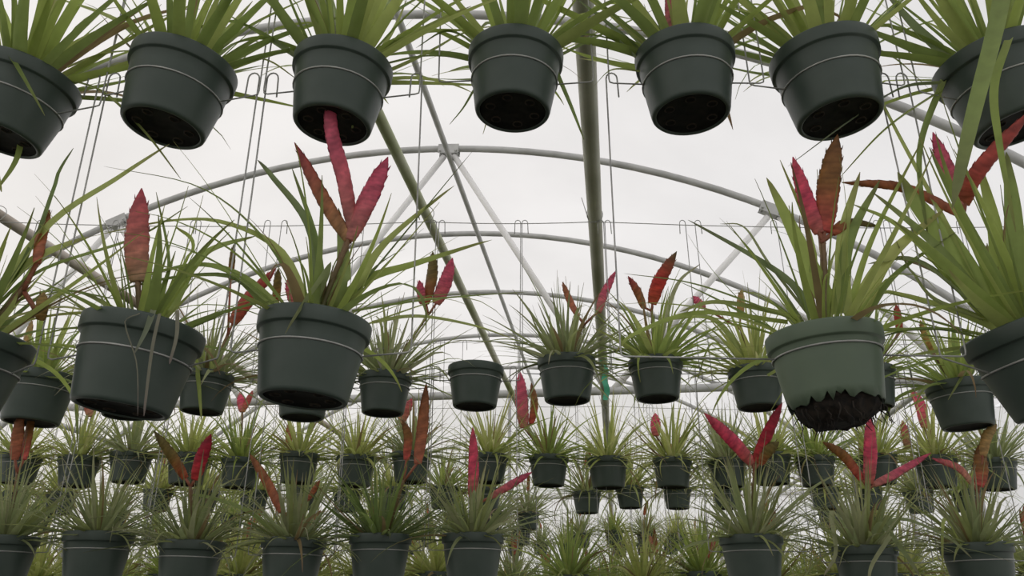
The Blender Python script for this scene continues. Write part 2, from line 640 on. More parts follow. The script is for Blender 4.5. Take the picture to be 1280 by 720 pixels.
# ------------------------------------------------------------------ flower spikes
SPC = {   # pigment at base, middle, tip
    'pink': [(0.48, 0.20, 0.16), (0.56, 0.125, 0.185), (0.50, 0.085, 0.155)],
    'hot': [(0.50, 0.17, 0.14), (0.62, 0.085, 0.16), (0.56, 0.10, 0.15)],
    'dusty': [(0.48, 0.32, 0.20), (0.50, 0.18, 0.15), (0.46, 0.085, 0.12)],
    'red': [(0.42, 0.14, 0.08), (0.46, 0.09, 0.07), (0.36, 0.07, 0.06)],
    'crimson': [(0.50, 0.06, 0.06), (0.42, 0.025, 0.05), (0.30, 0.02, 0.04)],
    'brownpink': [(0.42, 0.24, 0.11), (0.36, 0.15, 0.07), (0.36, 0.05, 0.075)],
    'brown': [(0.55, 0.10, 0.09), (0.28, 0.13, 0.035), (0.19, 0.085, 0.03)],
    'olive': [(0.42, 0.10, 0.05), (0.20, 0.14, 0.035), (0.13, 0.11, 0.03)],
    'rust': [(0.45, 0.16, 0.10), (0.40, 0.15, 0.07), (0.28, 0.12, 0.05)],
    'tan': [(0.42, 0.25, 0.09), (0.46, 0.32, 0.13), (0.34, 0.24, 0.10)],
    'redgreen': [(0.48, 0.12, 0.06), (0.50, 0.045, 0.035), (0.10, 0.10, 0.035)],
}


def spk_prof(t):
    return (0.62 + 0.38 * min(1, t / 0.22)) * (1 - max(0, (t - 0.55) / 0.45) ** 2.1) * (1 + .04 * math.sin(t * 17))


def spike_mesh(pts, width, ck, rnd):
    """flattened lance of overlapping bracts in two ranks along the curve pts"""
    P = spline(pts, 57)
    L = sum((P[i + 1] - P[i]).length for i in range(56))
    nb = max(6, int(L / 0.0075))
    mb = MB()
    n = 12
    vs, fs, cs = [], [], []
    c0, c1, c2 = SPC[ck]
    tg0 = (P[-1] - P[0]).normalized()
    side = tg0.cross(Vector((0, 1, 0)))
    side = (Matrix.Rotation(rnd.uniform(-.5, .5), 3, tg0) @ side).normalized()
    for i, p in enumerate(P):
        t = i / 56
        tg = (P[min(i + 1, 56)] - P[max(i - 1, 0)]).normalized()
        s = (side - tg * side.dot(tg)).normalized()
        d = tg.cross(s)
        prof = spk_prof(t)
        hw = width * 0.5 * prof + 0.0006
        for k in range(n):
            w = 2 * PI * k / n
            cx, cy = math.cos(w), math.sin(w)
            ph = 0.0 if cx > 0 else 0.5
            saw = ((t * nb + ph) % 1.0)
            a = hw * (0.93 + 0.09 * saw * abs(cx))
            b = hw * 0.42 * (0.92 + 0.14 * saw)
            vs.append(p + s * (a * cx) + d * (b * cy))
            q = t * 2
            col = tuple((c0[j] * (1 - q) + c1[j] * q) if q < 1 else (c1[j] * (2 - q) + c2[j] * (q - 1)) for j in range(3))
            edge = 1.30 * (1 + .22 * math.sin(t * 31 + 2 * cx) * math.sin(t * 13)) * 1.05 - .30 * (1 - saw) * (saw < .25 and 1 or .4)
            cs.append(tuple(x * edge for x in col))
    for i in range(56):
        for k in range(n):
            k2 = (k + 1) % n
            fs.append((i * n + k, i * n + k2, (i + 1) * n + k2, (i + 1) * n + k))
    fs.append(tuple(range(n))[::-1])
    fs.append(tuple(56 * n + k for k in range(n)))
    mb.add(vs, fs, cs)
    # free tips of the bracts, standing off both edges
    for b in range(1, nb):
        t = b / nb
        i = min(55, int(t * 56))
        if t > 0.94: break
        p = P[i]
        tg = (P[i + 1] - P[i]).normalized()
        s = (side - tg * side.dot(tg)).normalized() * (1 if b % 2 else -1)
        d = tg.cross(s)
        prof = spk_prof(t)
        hw = width * 0.5 * prof + 0.0006
        bl = 0.011
        q = t * 2
        col = tuple(((c0[j] * (1 - q) + c1[j] * q) if q < 1 else (c1[j] * (2 - q) + c2[j] * (q - 1))) * rnd.uniform(.8, 1.15) for j in range(3))
        base = p + s * hw * .72
        mb.add([base + d * hw * .25, base - d * hw * .25, base + tg * bl + s * hw * .30, base + tg * bl * .3 + s * hw * .30],
               [(0, 1, 2), (0, 3, 1), (0, 2, 3), (1, 3, 2)], [col] * 4)
    return mb.mesh('flower_spike', M_SPIKE, colors=True)


# ------------------------------------------------------------------ plants
RIMX = {}


def make_hanger(x, Y, z, tilt, scale, arms, top, label, group, hooks=(0, 0), rz=0.036):
    """one wire bent into a ring round the pot, two arms and two uprights ending in hooks"""
    root = empty('wire_hanger', (x, Y, z))
    tag(root, label, 'hanger', group)
    zr = -rz * scale
    rr = (0.0652 - (rz - .035) * .14 + 0.0012) * scale
    mb = MB()
    T = Matrix.Rotation(tilt, 3, 'Y')
    n = 40
    ring = [T @ Vector((rr * math.cos(2 * PI * k / n), rr * math.sin(2 * PI * k / n), zr)) for k in range(n)]
    ring.append(ring[0]); ring.append(ring[1])
    tube(mb, ring, 0.0013, 6, cap=False)
    mb.build('ring', M_WIRE, root)
    for s in (-1, 1):
        a = T @ Vector((s * rr, 0, zr))
        xe = arms[0 if s < 0 else 1] * s
        h = top - z
        mb = MB()
        hx = hooks[0 if s < 0 else 1]
        ps = [a, Vector((xe - s * .006, 0, zr + .001)), Vector((xe - s * .001, 0, zr + .003)), Vector((xe, 0, zr + .009))]
        ps.append(Vector((xe + hx * .5, .002, h * .5)))
        ps.append(Vector((xe + hx, .003, h - .003)))
        for q in range(0, 181, 30):
            w = R(q)
            ps.append(Vector((xe + hx - s * 0.008 + s * 0.008 * math.cos(w), .003, h - .003 + .0095 * math.sin(w))))
        ps.append(Vector((xe + hx - s * .017, .003, h - .035)))
        tube(mb, ps, 0.0012, 5)
        mb.build('upright', M_WIRE, root)
    return root


def make_plant(key, row, px, ptop, w, tilt=0.0, label='', short='', fol=None, leaves=(), spikes=(), node=None,
               pot=None, seed=0, empty_pot=False, hang=True, group=None, top=None, green=False, dY=0.0, roots=False):
    Y = ROWY[row] + dY
    e = PITCH + math.atan((360 - ptop) / F)
    pyc = ptop + w / 2 * math.sin(e) * .95
    c = at(px, pyc + (2.5 if row == 1 and ptop < 100 else 0), Y)
    d = c.y * CP + c.z * SP
    s = (w * d / F) / (2 * RIM)
    rnd = random.Random(seed * 7 + 13)
    tl = R(tilt)
    root = empty('potted_airplant' if not empty_pot else 'plant_pot', (c.x, Y, c.z), (0, tl, 0))
    tag(root, label, 'potted plant' if not empty_pot else 'pot', group)
    inv = (Matrix.Translation(c) @ Matrix.Rotation(tl, 4, 'Y')).inverted()
    p = link('pot', ME_POTG if green else ME_POT, root)
    p.scale = (s, s, s)
    if not green:
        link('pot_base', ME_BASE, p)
    if green:
        p['label'] = 'pale green pot with a ragged torn base'
    if row == 1 and not green:
        for k in range(6):
            a_ = 2 * PI * k / 6 + .3
            h = link('drainage_hole', ME_HOLE, p)
            h.location = (0.034 * math.cos(a_), 0.034 * math.sin(a_), -0.1002)
    so = link('soil', ME_SOIL, root); so.scale = (s, s, s)
    if roots:
        ro = link('root_mass', root_mass_mesh(), root); ro.scale = (s, s, s)
    if not empty_pot:
        mb = MB()
        foliage(mb, rnd, **(fol or {}))
        for lf in leaves:
            pts = lf['p']
            dys = lf.get('dy', (0, 0))
            m = len(pts)
            W = [inv @ at(q[0], q[1], Y + dys[0] + (dys[1] - dys[0]) * i / (m - 1)) for i, q in enumerate(pts)]
            wd = lf.get('w', 12) * 1.15 * d / F
            col = tuple(1.45 * q for q in GREENS[lf.get('pal', 'bright')][rnd.randrange(4)]) if 'col' not in lf else lf['col']
            leaf_strip(mb, spline(W, 18), wd, col, rnd, up=Vector((0, -0.6, 1)), wprof=lf.get('wp', .75) * .78)
        mb.build('foliage', M_LEAF, root, colors=True)
    if spikes:
        nd = node or spikes[0]['p'][0]
        N = inv @ at(nd[0], nd[1], Y - 0.005)
        mb = MB()
        B = Vector((0.0, 0, -0.012))
        P = spline([B, B.lerp(N, .5) + Vector((rnd.uniform(-.004, .004), 0, 0)), N], 12)
        cc = []
        for i in range(12):
            t = i / 11
            cc += [tuple((0.20, 0.24, 0.10)[j] * (1 - t) + (0.36, 0.22, 0.13)[j] * t for j in range(3))] * 8
        tube(mb, P, 0.0042 * s, 8, r1=0.0034 * s, cols=cc)
        # sheathing scales on the stalk
        for i in range(2, 11):
            tgt = (P[i] - P[i - 1]).normalized()
            sd = tgt.cross(Vector((0, 1, 0))).normalized() * (1 if i % 2 else -1)
            leaf_strip(mb, [P[i] , P[i] + tgt * .015 + sd * .003, P[i] + tgt * .032 + sd * .006], 0.008 * s, (0.34, 0.25, 0.14), rnd)
        st = mb.build('flower_stalk', M_SPIKE, root, colors=True)
        for sp in spikes:
            pts = sp['p']
            m = len(pts)
            dyt = sp.get('dy', rnd.uniform(-.03, .02))
            W = [inv @ at(q[0], q[1], Y - 0.005 + dyt * i / (m - 1)) for i, q in enumerate(pts)]
            if pts[0] != nd:
                # join the spike to the node
                v = (W[0] - N)
                if v.length > 0.012:
                    mb = MB()
                    tube(mb, [N - (W[1] - W[0]).normalized() * .004, N.lerp(W[0], .5), W[0] + (W[1] - W[0]) * .05], 0.0032 * s, 7, cols=[(0.42, 0.16, 0.10)] * 21)
                    mb.build('branch', M_SPIKE, st, colors=True)
                else:
                    W[0] = N
            o = link('flower_spike', spike_mesh(W, sp['w'] * d / F, sp['c'], rnd), st)
    RIMX.setdefault((row, c.z > .5 if row == 1 else c.z > .4), []).append(c.x)
    if hang:
        arms = [.112, .112]
        upper = RIMX.get((row, True), [])
        if top is not None and upper:
            up = sorted(upper)
            if row == 1:
                gaps = [(up[i] + up[i + 1]) / 2 for i in range(len(up) - 1)] + [up[0] - .12, up[-1] + .12]
            else:
                gaps = [g / 200 for g in range(-240, 240) if min(abs(g / 200 - q) for q in up) > .085]
            for k_, sg in ((0, -1), (1, 1)):
                want = c.x + sg * .112
                ok = [g for g in gaps if sg * (g - c.x) > .076 * s and abs(g - want) < .16]
                if ok:
                    g = min(ok, key=lambda q: abs(q - want))
                    arms[k_] = sg * (g - c.x) - .007
        tp = top if top is not None else ZCAB
        make_hanger(c.x, Y, c.z, tl, s, arms, tp, 'wire hanger around the ' + short,
                    'wire hangers', (rnd.uniform(-.006, .006), rnd.uniform(-.006, .006)), rz=.030 if green else {1: .050 if c.z > .55 else .042}.get(row, .035))
    return root, c, s


def L(*p, w=12, pal='bright', dy=(0, 0), wp=.75, **k):
    return dict(p=list(p), w=w, pal=pal, dy=dy, wp=wp, **k)


def S(*p, w=14, c='pink', **k):
    return dict(p=list(p), w=w, c=c, **k)


G1T = 'potted airplants in the nearest top tier'
G1M = 'potted airplants in the nearest middle tier'
G2T = 'potted airplants in the second row, upper tier'
G2B = 'potted airplants in the second row, lower tier'
G3T = 'potted airplants in the third row, upper tier'
F_TOP = dict(n=40, L=(0.18, 0.30), wb=(0.012, 0.024), pal='bright', el=(30, 87), droop=(-.05, .6), thin=12)
F_MID = dict(n=24, L=(0.13, 0.25), wb=(0.009, 0.018), pal='bright', el=(10, 86), droop=(.1, .9), thin=20)
F_R2 = dict(n=84, L=(0.13, 0.25), wb=(0.009, 0.016), pal='grey', el=(0, 86), droop=(.1, .9), seg=9, thin=30)
F_R2B = dict(n=96, L=(0.13, 0.25), wb=(0.009, 0.015), pal='grey', el=(2, 87), droop=(.0, .9), seg=9, thin=34)


def mix(a, **k):
    b = dict(a); b.update(k); return b


# ---- row 1, top tier
make_plant('a', 1, 36, 57, 126, 11, 'green leaved airplant in a dark pot cut off at the top left corner', 'top left corner pot', F_TOP,
    [L((60, 75), (133, 37), (218, 18), w=18), L((85, 85), (130, 68), (190, 62), w=11, pal='yellow'), L((85, 100), (130, 117), (180, 165), (226, 224), w=7, pal='yellow'),
     L((5, 60), (12, 70), (30, 100), (56, 145), w=9, dy=(-.05, -.09)), L((-40, 80), (-10, 200), (2, 240), w=10), L((20, 80), (25, 182), (-5, 240), w=8, dy=(0.02, .02))],
    seed=1, group=G1T)
make_plant('b', 1, 232, 41, 129, 8.5, 'broad leaved airplant in a strongly tilted dark pot, second in the top row', 'second pot of the top row, tilted to the right', F_TOP,
    [L((280, 60), (320, 30), (390, -5), w=18), L((285, 80), (330, 75), (372, 100), w=9, pal='yellow'), L((190, 55), (130, 20), (60, -5), w=16)], seed=2, group=G1T)
make_plant('c', 1, 430, 43, 123, 5, 'long leaved airplant in the dark pot directly above the tall pink spike', 'top row pot above the tallest pink spike', F_TOP,
    [L((470, 68), (520, 44), (590, 38), w=22), L((450, 60), (490, 20), (540, -12), w=18), L((385, 60), (350, 20), (310, -20), w=20), L((390, 70), (330, 50), (290, 55), w=14),
     L((485, 80), (530, 71), (575, 72), w=8, pal='deep'), L((440, 160), (446, 100), (430, 60), w=2)],
    seed=3, group=G1T)
make_plant('d', 1, 645, 30, 119, 3, 'airplant in the top row pot hanging left of the thick dark overhead pipe', 'top row pot left of the thick pipe', F_TOP,
    [L((690, 48), (733, 18), (800, 26), w=10), L((692, 55), (735, 44), (800, 60), w=9), L((600, 60), (560, 40), (520, 60), w=10), L((595, 110), (580, 135), (562, 156), w=5, pal='deep'),
     L((688, 75), (712, 130), (730, 175), w=6, pal='deep')], seed=4, group=G1T)
make_plant('e', 1, 855, 29, 123, -1, 'airplant with a pink spike in the top row, just right of the thick pipe', 'top row pot right of the thick pipe', F_TOP,
    [L((803, 70), (760, 32), (715, -5), w=24, pal='deep'), L((805, 85), (770, 50), (735, 30), w=14), L((912, 55), (945, 30), (1000, 20), w=12), L((800, 90), (765, 88), (742, 108), w=5)],
    [S((838, 40), (839, -25), w=14, c='pink')], seed=5, group=G1T)
make_plant('f', 1, 1028, 27, 131, -5, 'airplant in the slightly left-leaning top row pot above the brown and pink spikes', 'top row pot above the brown and pink spikes', F_TOP,
    [L((1090, 60), (1120, 75), (1160, 110), w=9), L((985, 60), (945, 20), (900, 10), w=12), L((1075, 50), (1120, 10), (1150, -20), w=18)], seed=6, group=G1T)
make_plant('g', 1, 1236, 33, 136, -10, 'wide leaved airplant in the top right corner pot, a long leaf hanging in front', 'top right corner pot', F_TOP,
    [L((1180, 75), (1140, 35), (1105, -10), w=26, pal='deep'), L((1175, 105), (1125, 112), (1065, 150), (985, 208), w=11, pal='deep'), L((1178, 113), (1110, 160), (1050, 222), w=8),
     L((1255, 30), (1262, -70), (1248, 20), (1215, 150), (1190, 262), w=19, dy=(-.02, -.26), pal='bright', wp=.5), L((1262, 50), (1244, 110), (1250, 180), (1270, 290), w=10, dy=(-.10, -.14)),
     L((1180, 100), (1150, 190), (1160, 300), w=8)],
    [S((1195, 30), (1180, -25), w=16, c='dusty')], seed=7, group=G1T)

# ---- row 1, middle tier
ZT = 0.72
make_plant('h', 1, -32, 396, 142, 8, 'airplant with big arching leaves in the pot cut off by the left edge', 'middle tier pot cut off by the left edge', mix(F_MID, pal='bright'),
    [L((-20, 400), (40, 332), (112, 296), w=36), L((-20, 400), (60, 285), (150, 222), (212, 180), w=13), L((-25, 400), (30, 330), (70, 225), (92, 185), w=9, pal='deep'),
     L((-20, 395), (20, 350), (58, 275), w=32), L((-10, 405), (70, 385), (130, 395), w=12, pal='yellow'), L((-20, 400), (60, 365), (150, 375), w=9), L((-20, 400), (50, 340), (170, 298), (235, 258), w=8)],
    [S((46, 330), (52, 295), (62, 262), w=13, c='rust'), S((50, 400), (55, 365), w=16, c='tan')], node=(30, 360), seed=8, group=G1M, top=ZT)
make_plant('i', 1, 182, 385, 147, 7, 'airplant with a single dusty pink spike and pale threads over its pot front', 'pot with pale threads over its front', mix(F_MID, n=18, thin=36, L=(.11, .20)),
    [L((175, 392), (156, 405), (170, 455), (172, 520), w=3.2, col=(.30, .29, .22), dy=(-.075, -.085), wp=.3), L((200, 392), (190, 440), (180, 520), w=3.2, col=(.30, .29, .22), dy=(-.075, -.085), wp=.3),
     L((192, 388), (182, 415), (168, 442), w=6, col=(.26, .30, .20), dy=(-.06, -.09)), L((222, 388), (221, 420), (212, 455), w=3.5, col=(.30, .29, .22), dy=(-.075, -.085), wp=.3),
     L((190, 388), (210, 330), (195, 240), w=7, pal='deep'), L((200, 388), (240, 310), (218, 282), w=9), L((150, 392), (90, 365), (20, 380), w=10, pal='yellow'), L((150, 392), (70, 395), (0, 410), w=9, pal='yellow'),
     L((215, 390), (255, 320), (320, 295), w=14, pal='bright')],
    [S((172, 352), (171, 300), (177, 235), w=29, c='dusty', dy=-.01)], seed=9, group=G1M, top=ZT)
make_plant('j', 1, 395, 379, 140, 4, 'airplant with three tall pink and brown spikes in a dark pot left of centre', 'pot of the three tall spikes', mix(F_MID, n=13, wb=(.010, .018), thin=26),
    [L((440, 385), (480, 310), (568, 232), w=22), L((420, 390), (463, 353), (520, 333), (615, 300), w=30), L((465, 405), (520, 397), (587, 407), (645, 425), w=13), L((400, 385), (387, 287), (340, 222), (322, 200), w=13, pal='deep'),
     L((405, 385), (395, 300), (365, 210), w=9, pal='deep'), L((385, 385), (347, 313), (280, 280), (213, 277), (113, 296), w=13), L((345, 385), (297, 347), (247, 333), (180, 347), (147, 365), w=18),
     L((335, 390), (293, 350), (230, 347), (163, 360), (130, 375), w=17), L((395, 385), (413, 340), (387, 373), (356, 418), w=24, dy=(-.0, -.09), pal='grey', wp=.6), L((420, 385), (428, 330), (423, 260), w=24, pal='deep'),
     L((440, 390), (540, 375), (660, 365), w=9), L((380, 385), (330, 300), (250, 235), (130, 208), w=7, pal='deep'), L((430, 385), (500, 300), (590, 190), w=6, pal='deep')],
    [S((441, 290), (430, 225), (414, 160), (415, 107), w=20, c='pink', dy=-.03), S((432, 292), (405, 250), (368, 178), w=18, c='brownpink', dy=.0), S((440, 295), (462, 245), (485, 196), w=29, c='pink', dy=-.01)],
    node=(436, 300), seed=10, group=G1M, top=ZT)
make_plant('k', 1, 1028, 396, 140, -2.5, 'airplant with brown and magenta spikes in the lighter green pot with torn base', 'lighter green pot with torn base', mix(F_MID, n=16, wb=(.010, .019), thin=24),
    [L((1038, 395), (993, 297), (958, 222), w=26), L((1015, 398), (975, 345), (860, 275), w=17, pal='deep'), L((1045, 392), (1062, 300), (1100, 225), w=17), L((1070, 398), (1110, 325), (1180, 262), w=24, pal='yellow'),
     L((1055, 392), (1052, 300), (1075, 215), w=18), L((1080, 402), (1120, 345), (1195, 290), w=13), L((985, 405), (873, 393), (795, 418), (770, 440), w=12), L((990, 400), (873, 357), (780, 342), w=9, pal='deep'),
     L((1085, 415), (1160, 413), (1212, 412), w=14), L((1010, 395), (960, 330), (930, 285), (900, 280), w=7, pal='grey'), L((1000, 400), (900, 380), (850, 390), w=16, pal='yellow'), L((1030, 392), (1010, 290), (975, 200), w=8),
     L((1060, 395), (1090, 300), (1150, 180), w=8)],
    [S((1024, 292), (1008, 250), (991, 196), w=19, c='hot', dy=-.01), S((1030, 290), (1036, 230), (1047, 168), w=28, c='brown', dy=-.015), S((1040, 292), (1062, 278), (1100, 283), w=15, c='olive', dy=.02)],
    node=(1029, 302), seed=11, group=G1M, top=ZT, green=True, roots=True)
make_plant('l', 1, 1278, 382, 152, -16, 'large airplant with long red leaning spike in the tilted pot cut off at right edge', 'tilted pot cut off at the right edge', mix(F_MID, n=30, wb=(.013, .024), L=(.16, .30)),
    [L((1245, 395), (1190, 305), (1147, 253), (1122, 215), w=32), L((1240, 400), (1170, 310), (1090, 240), w=18, pal='deep'), L((1272, 385), (1268, 270), (1258, 190), w=27), L((1252, 390), (1243, 290), (1222, 200), w=23),
     L((1215, 418), (1150, 412), (1092, 424), w=12, pal='deep'), L((1235, 400), (1150, 330), (1085, 330), w=24, pal='grey'), L((1230, 400), (1130, 290), (1065, 255), w=12), L((1240, 395), (1190, 290), (1120, 160), (1085, 90), w=9),
     L((1225, 400), (1160, 370), (1120, 300), w=22, pal='grey')],
    [S((1203, 258), (1185, 215), (1166, 165), w=23, c='pink', dy=-.01), S((1205, 256), (1222, 215), (1292, 135), w=21, c='red', dy=-.05), S((1196, 265), (1130, 235), (1052, 228), w=12, c='rust', dy=.03)],
    node=(1204, 270), seed=12, group=G1M, top=ZT)

# ---- row 2, upper tier
make_plant('m', 2, 53, 458, 84, 2, 'broad leaved airplant in a dark pot behind the left edge pots', 'second row pot behind the left edge pots', mix(F_R2, n=60, pal='bright', wb=(.010, .018)),
    [L((50, 470), (90, 480), (95, 520), (97, 560), w=7, pal='deep', dy=(-.06, -.1))], [S((30, 440), (40, 400), w=12, c='tan')], seed=20, group=G2T)
make_plant('n', 2, 165, 462, 70, 0, 'airplant mostly hidden behind the pot with pale threads', 'pot hidden behind the thread-draped pot', F_R2, [], [], seed=21, group=G2T)
make_plant('o', 2, 260, 460, 66, 2, 'airplant with red spikes in the small pot between two big left pots', 'small pot between the two big left pots', F_R2,
    [L((265, 462), (245, 440), (248, 490), (252, 528), w=10, dy=(-.05, -.09))], [S((290, 405), (310, 375), (345, 335), w=17, c='red'), S((288, 350), (292, 305), w=9, c='olive')], node=(285, 420), seed=22, group=G2T)
make_plant('p', 2, 382, 464, 70, 0, 'airplant mostly hidden behind the pot of the three tall spikes', 'pot hidden behind the three-spiked plant', F_R2, [],
    [S((368, 380), (362, 345), w=16, c='pink'), S((345, 380), (348, 335), w=10, c='olive')], node=(362, 400), seed=23, group=G2T)
make_plant('q', 2, 482, 461, 67, 1, 'airplant with a green-brown and a pink spike in the pot beside the empty one', 'pot beside the empty pot', mix(F_R2, n=90),
    [L((480, 470), (470, 438), (505, 445), (516, 480), w=4, col=(.35, .34, .28), dy=(-.06, -.08), wp=.2), L((470, 465), (400, 425), (330, 440), w=8)],
    [S((532, 380), (540, 345), (541, 314), w=17, c='olive'), S((545, 380), (556, 355), (566, 322), w=17, c='pink'), S((528, 380), (524, 350), w=12, c='pink')], node=(536, 392), seed=24, group=G2T)
make_plant('r', 2, 595, 450, 70, 1, 'small empty dark pot hanging alone near the centre', 'empty pot near the centre', empty_pot=True, seed=25)
make_plant('s', 2, 708, 440, 73, 0, 'grey-green airplant with slim pink spikes below the thick pipe', 'second row pot below the thick pipe', mix(F_R2, n=96, el=(0, 86)),
    [L((690, 445), (640, 425), (590, 430), w=6, pal='grey'), L((740, 445), (650, 430), (560, 425), w=5, pal='grey')],
    [S((722, 395), (712, 375), (703, 352), w=9, c='rust'), S((748, 390), (755, 368), (770, 338), w=11, c='pink')], node=(730, 405), seed=26, group=G2T)
make_plant('t', 2, 819, 442, 68, 0, 'airplant with a short red spike with dark green tip, right of the thick pipe', 'second row pot of the short red spike', mix(F_R2, n=84, pal='bright', wb=(.011, .018), L=(.15, .25)),
    [L((820, 445), (845, 360), (875, 330), w=7, pal='grey'), L((850, 450), (780, 470), (720, 465), w=3)],
    [S((815, 380), (824, 352), (846, 314), w=17, c='redgreen'), S((805, 385), (797, 365), (785, 345), w=10, c='brownpink')], node=(815, 388), seed=27, group=G2T)
make_plant('u', 2, 944, 453, 68, 0, 'bright green airplant in the pot just left of the torn green pot', 'pot just left of the torn green pot', mix(F_R2, n=70, pal='yellow', wb=(.009, .015), L=(.15, .25)),
    [L((920, 455), (890, 430), (870, 480), w=4), L((930, 450), (890, 400), (830, 400), w=12, pal='yellow'), L((960, 470), (1000, 450), (960, 520), w=5, dy=(-.08, -.1))],
    [S((925, 395), (927, 362), w=12, c='tan'), S((880, 385), (866, 370), w=10, c='pink')], node=(925, 410), seed=28, group=G2T)
make_plant('v', 2, 1082, 453, 68, 0, 'airplant mostly hidden behind the torn green pot', 'pot hidden behind the torn green pot', mix(F_R2, n=70, pal='bright'), [], [S((1125, 415), (1120, 380), w=9, c='red')], seed=29, group=G2T)
make_plant('w', 2, 1197, 470, 77, -2, 'airplant in the smaller pot below left of the right edge pot', 'smaller pot below left of the right edge pot', mix(F_R2, n=60, pal='bright', wb=(.010, .018)),
    [L((1170, 480), (1120, 500), (1100, 545), w=6), L((1200, 475), (1215, 450), (1185, 500), w=6, dy=(-.05, -.08))], [S((1165, 440), (1150, 400), w=9, c='tan')], seed=30, group=G2T)
make_plant('x', 2, 1300, 462, 76, -3, 'airplant partly hidden behind the tilted pot at the right edge', 'pot hidden behind the right edge pot', mix(F_R2, n=60), [], [], seed=31, group=G2T)

# ---- row 2, lower tier
ZT2 = 0.575
low = [
    ('aa', 8, 668, 78, 0, 'grey-green airplant with brown spikes in the bottom left corner pot', 'bottom left corner pot', [S((18, 575), (26, 515), w=14, c='rust'), S((30, 575), (42, 508), w=12, c='brown')], (22, 590)),
    ('ab', 125, 663, 83, 0, 'bushy grey-green airplant without spikes, second pot of the bottom row', 'second pot of the bottom row', [], None),
    ('ac', 241, 674, 80, 1, 'airplant with an olive-brown and a red spike in the bottom row', 'bottom row pot of the olive-brown spike', [S((232, 598), (215, 570), (192, 538), w=14, c='olive'), S((244, 600), (252, 572), (264, 542), w=16, c='crimson')], (238, 608)),
    ('ad', 368, 671, 80, 1, 'airplant with one leaning rusty spike in the bottom row', 'bottom row pot of the leaning rusty spike', [S((352, 640), (335, 605), (311, 566), w=13, c='rust'), S((385, 625), (400, 600), w=6, c='rust')], (362, 645)),
    ('ae', 476, 666, 78, 0, 'airplant with an upright brownish pink spike in the bottom row', 'bottom row pot of the brownish pink spike', [S((522, 580), (528, 535), (533, 478), w=15, c='rust'), S((508, 575), (510, 545), (503, 525), w=11, c='brown')], (505, 600)),
    ('af', 591, 665, 78, 0, 'airplant with one bright pink upright spike, bottom row below the empty pot', 'bottom row pot below the empty one', [S((590, 622), (592, 585), (591, 533), w=13, c='hot'), S((612, 622), (640, 605), (665, 590), w=9, c='pink')], (592, 632)),
    ('ah', 938, 667, 78, 0, 'airplant with a spreading trio of crimson spikes in the bottom row', 'bottom row pot of the crimson trio', [S((941, 580), (915, 550), (880, 516), w=16, c='hot', dy=-.03), S((944, 578), (958, 545), (978, 503), w=17, c='crimson', dy=-.03), S((948, 580), (958, 565), (974, 552), w=15, c='olive', dy=-.02)], (943, 588)),
    ('ai', 1080, 681, 78, 1, 'airplant with thick pink spike between brown ones, curly leaves over its pot', 'bottom row pot of the thick pink spike', [S((1086, 605), (1088, 565), (1087, 516), w=20, c='hot', dy=-.03), S((1078, 600), (1055, 570), (1028, 552), w=12, c='brown'), S((1092, 606), (1120, 592), (1164, 566), w=10, c='pink')], (1086, 612)),
    ('aj', 1219, 677, 84, -1, 'airplant with a drooping pink and an upright brown spike, bottom right', 'bottom right pot of the drooping pink spike', [S((1218, 608), (1198, 585), (1165, 573), w=11, c='dusty'), S((1224, 608), (1226, 585), (1224, 555), w=18, c='brown'), S((1228, 570), (1234, 545), (1246, 530), w=12, c='tan')], (1222, 615)),
]
curly = {'ai': [L((1085, 690), (1100, 655), (1130, 690), (1150, 720), w=6, pal='grey', dy=(-.05, -.12), wp=.4), L((1090, 690), (1120, 650), (1180, 670), (1215, 698), w=6, pal='grey', dy=(-.05, -.12), wp=.4),
                L((1070, 685), (1040, 640), (1045, 690), (1030, 720), w=5, pal='grey', dy=(-.05, -.1), wp=.4), L((1090, 690), (1115, 665), (1090, 705), (1085, 730), w=5, pal='grey', dy=(-.06, -.12), wp=.4)],
         'ah': [L((930, 670), (890, 610), (850, 585), w=5, pal='grey'), L((950, 670), (1010, 615), (1050, 590), w=5, pal='grey')],
         'aj': [L((1230, 680), (1270, 655), (1300, 690), w=6, pal='grey', dy=(-.05, -.1)), L((1200, 680), (1180, 650), (1178, 720), w=5, dy=(-.05, -.1))],
         'aa': [L((15, 670), (45, 640), (55, 600), w=10, pal='yellow')],
         'ad': [L((350, 675), (310, 640), (250, 620), (220, 625), w=8, pal='deep'), L((350, 675), (300, 655), (255, 655), w=7, pal='deep')]}
for i, (k, px, pt, w, tl, lab, sh, sp, nd) in enumerate(low):
    make_plant(k, 2, px, pt, w, tl, lab, sh, mix(F_R2B, pal=['grey', 'grey', 'grey', 'grey', 'deep', 'grey', 'grey', 'grey', 'grey'][i]), curly.get(k, []), sp, nd, seed=40 + i, group=G2B, top=ZT2)

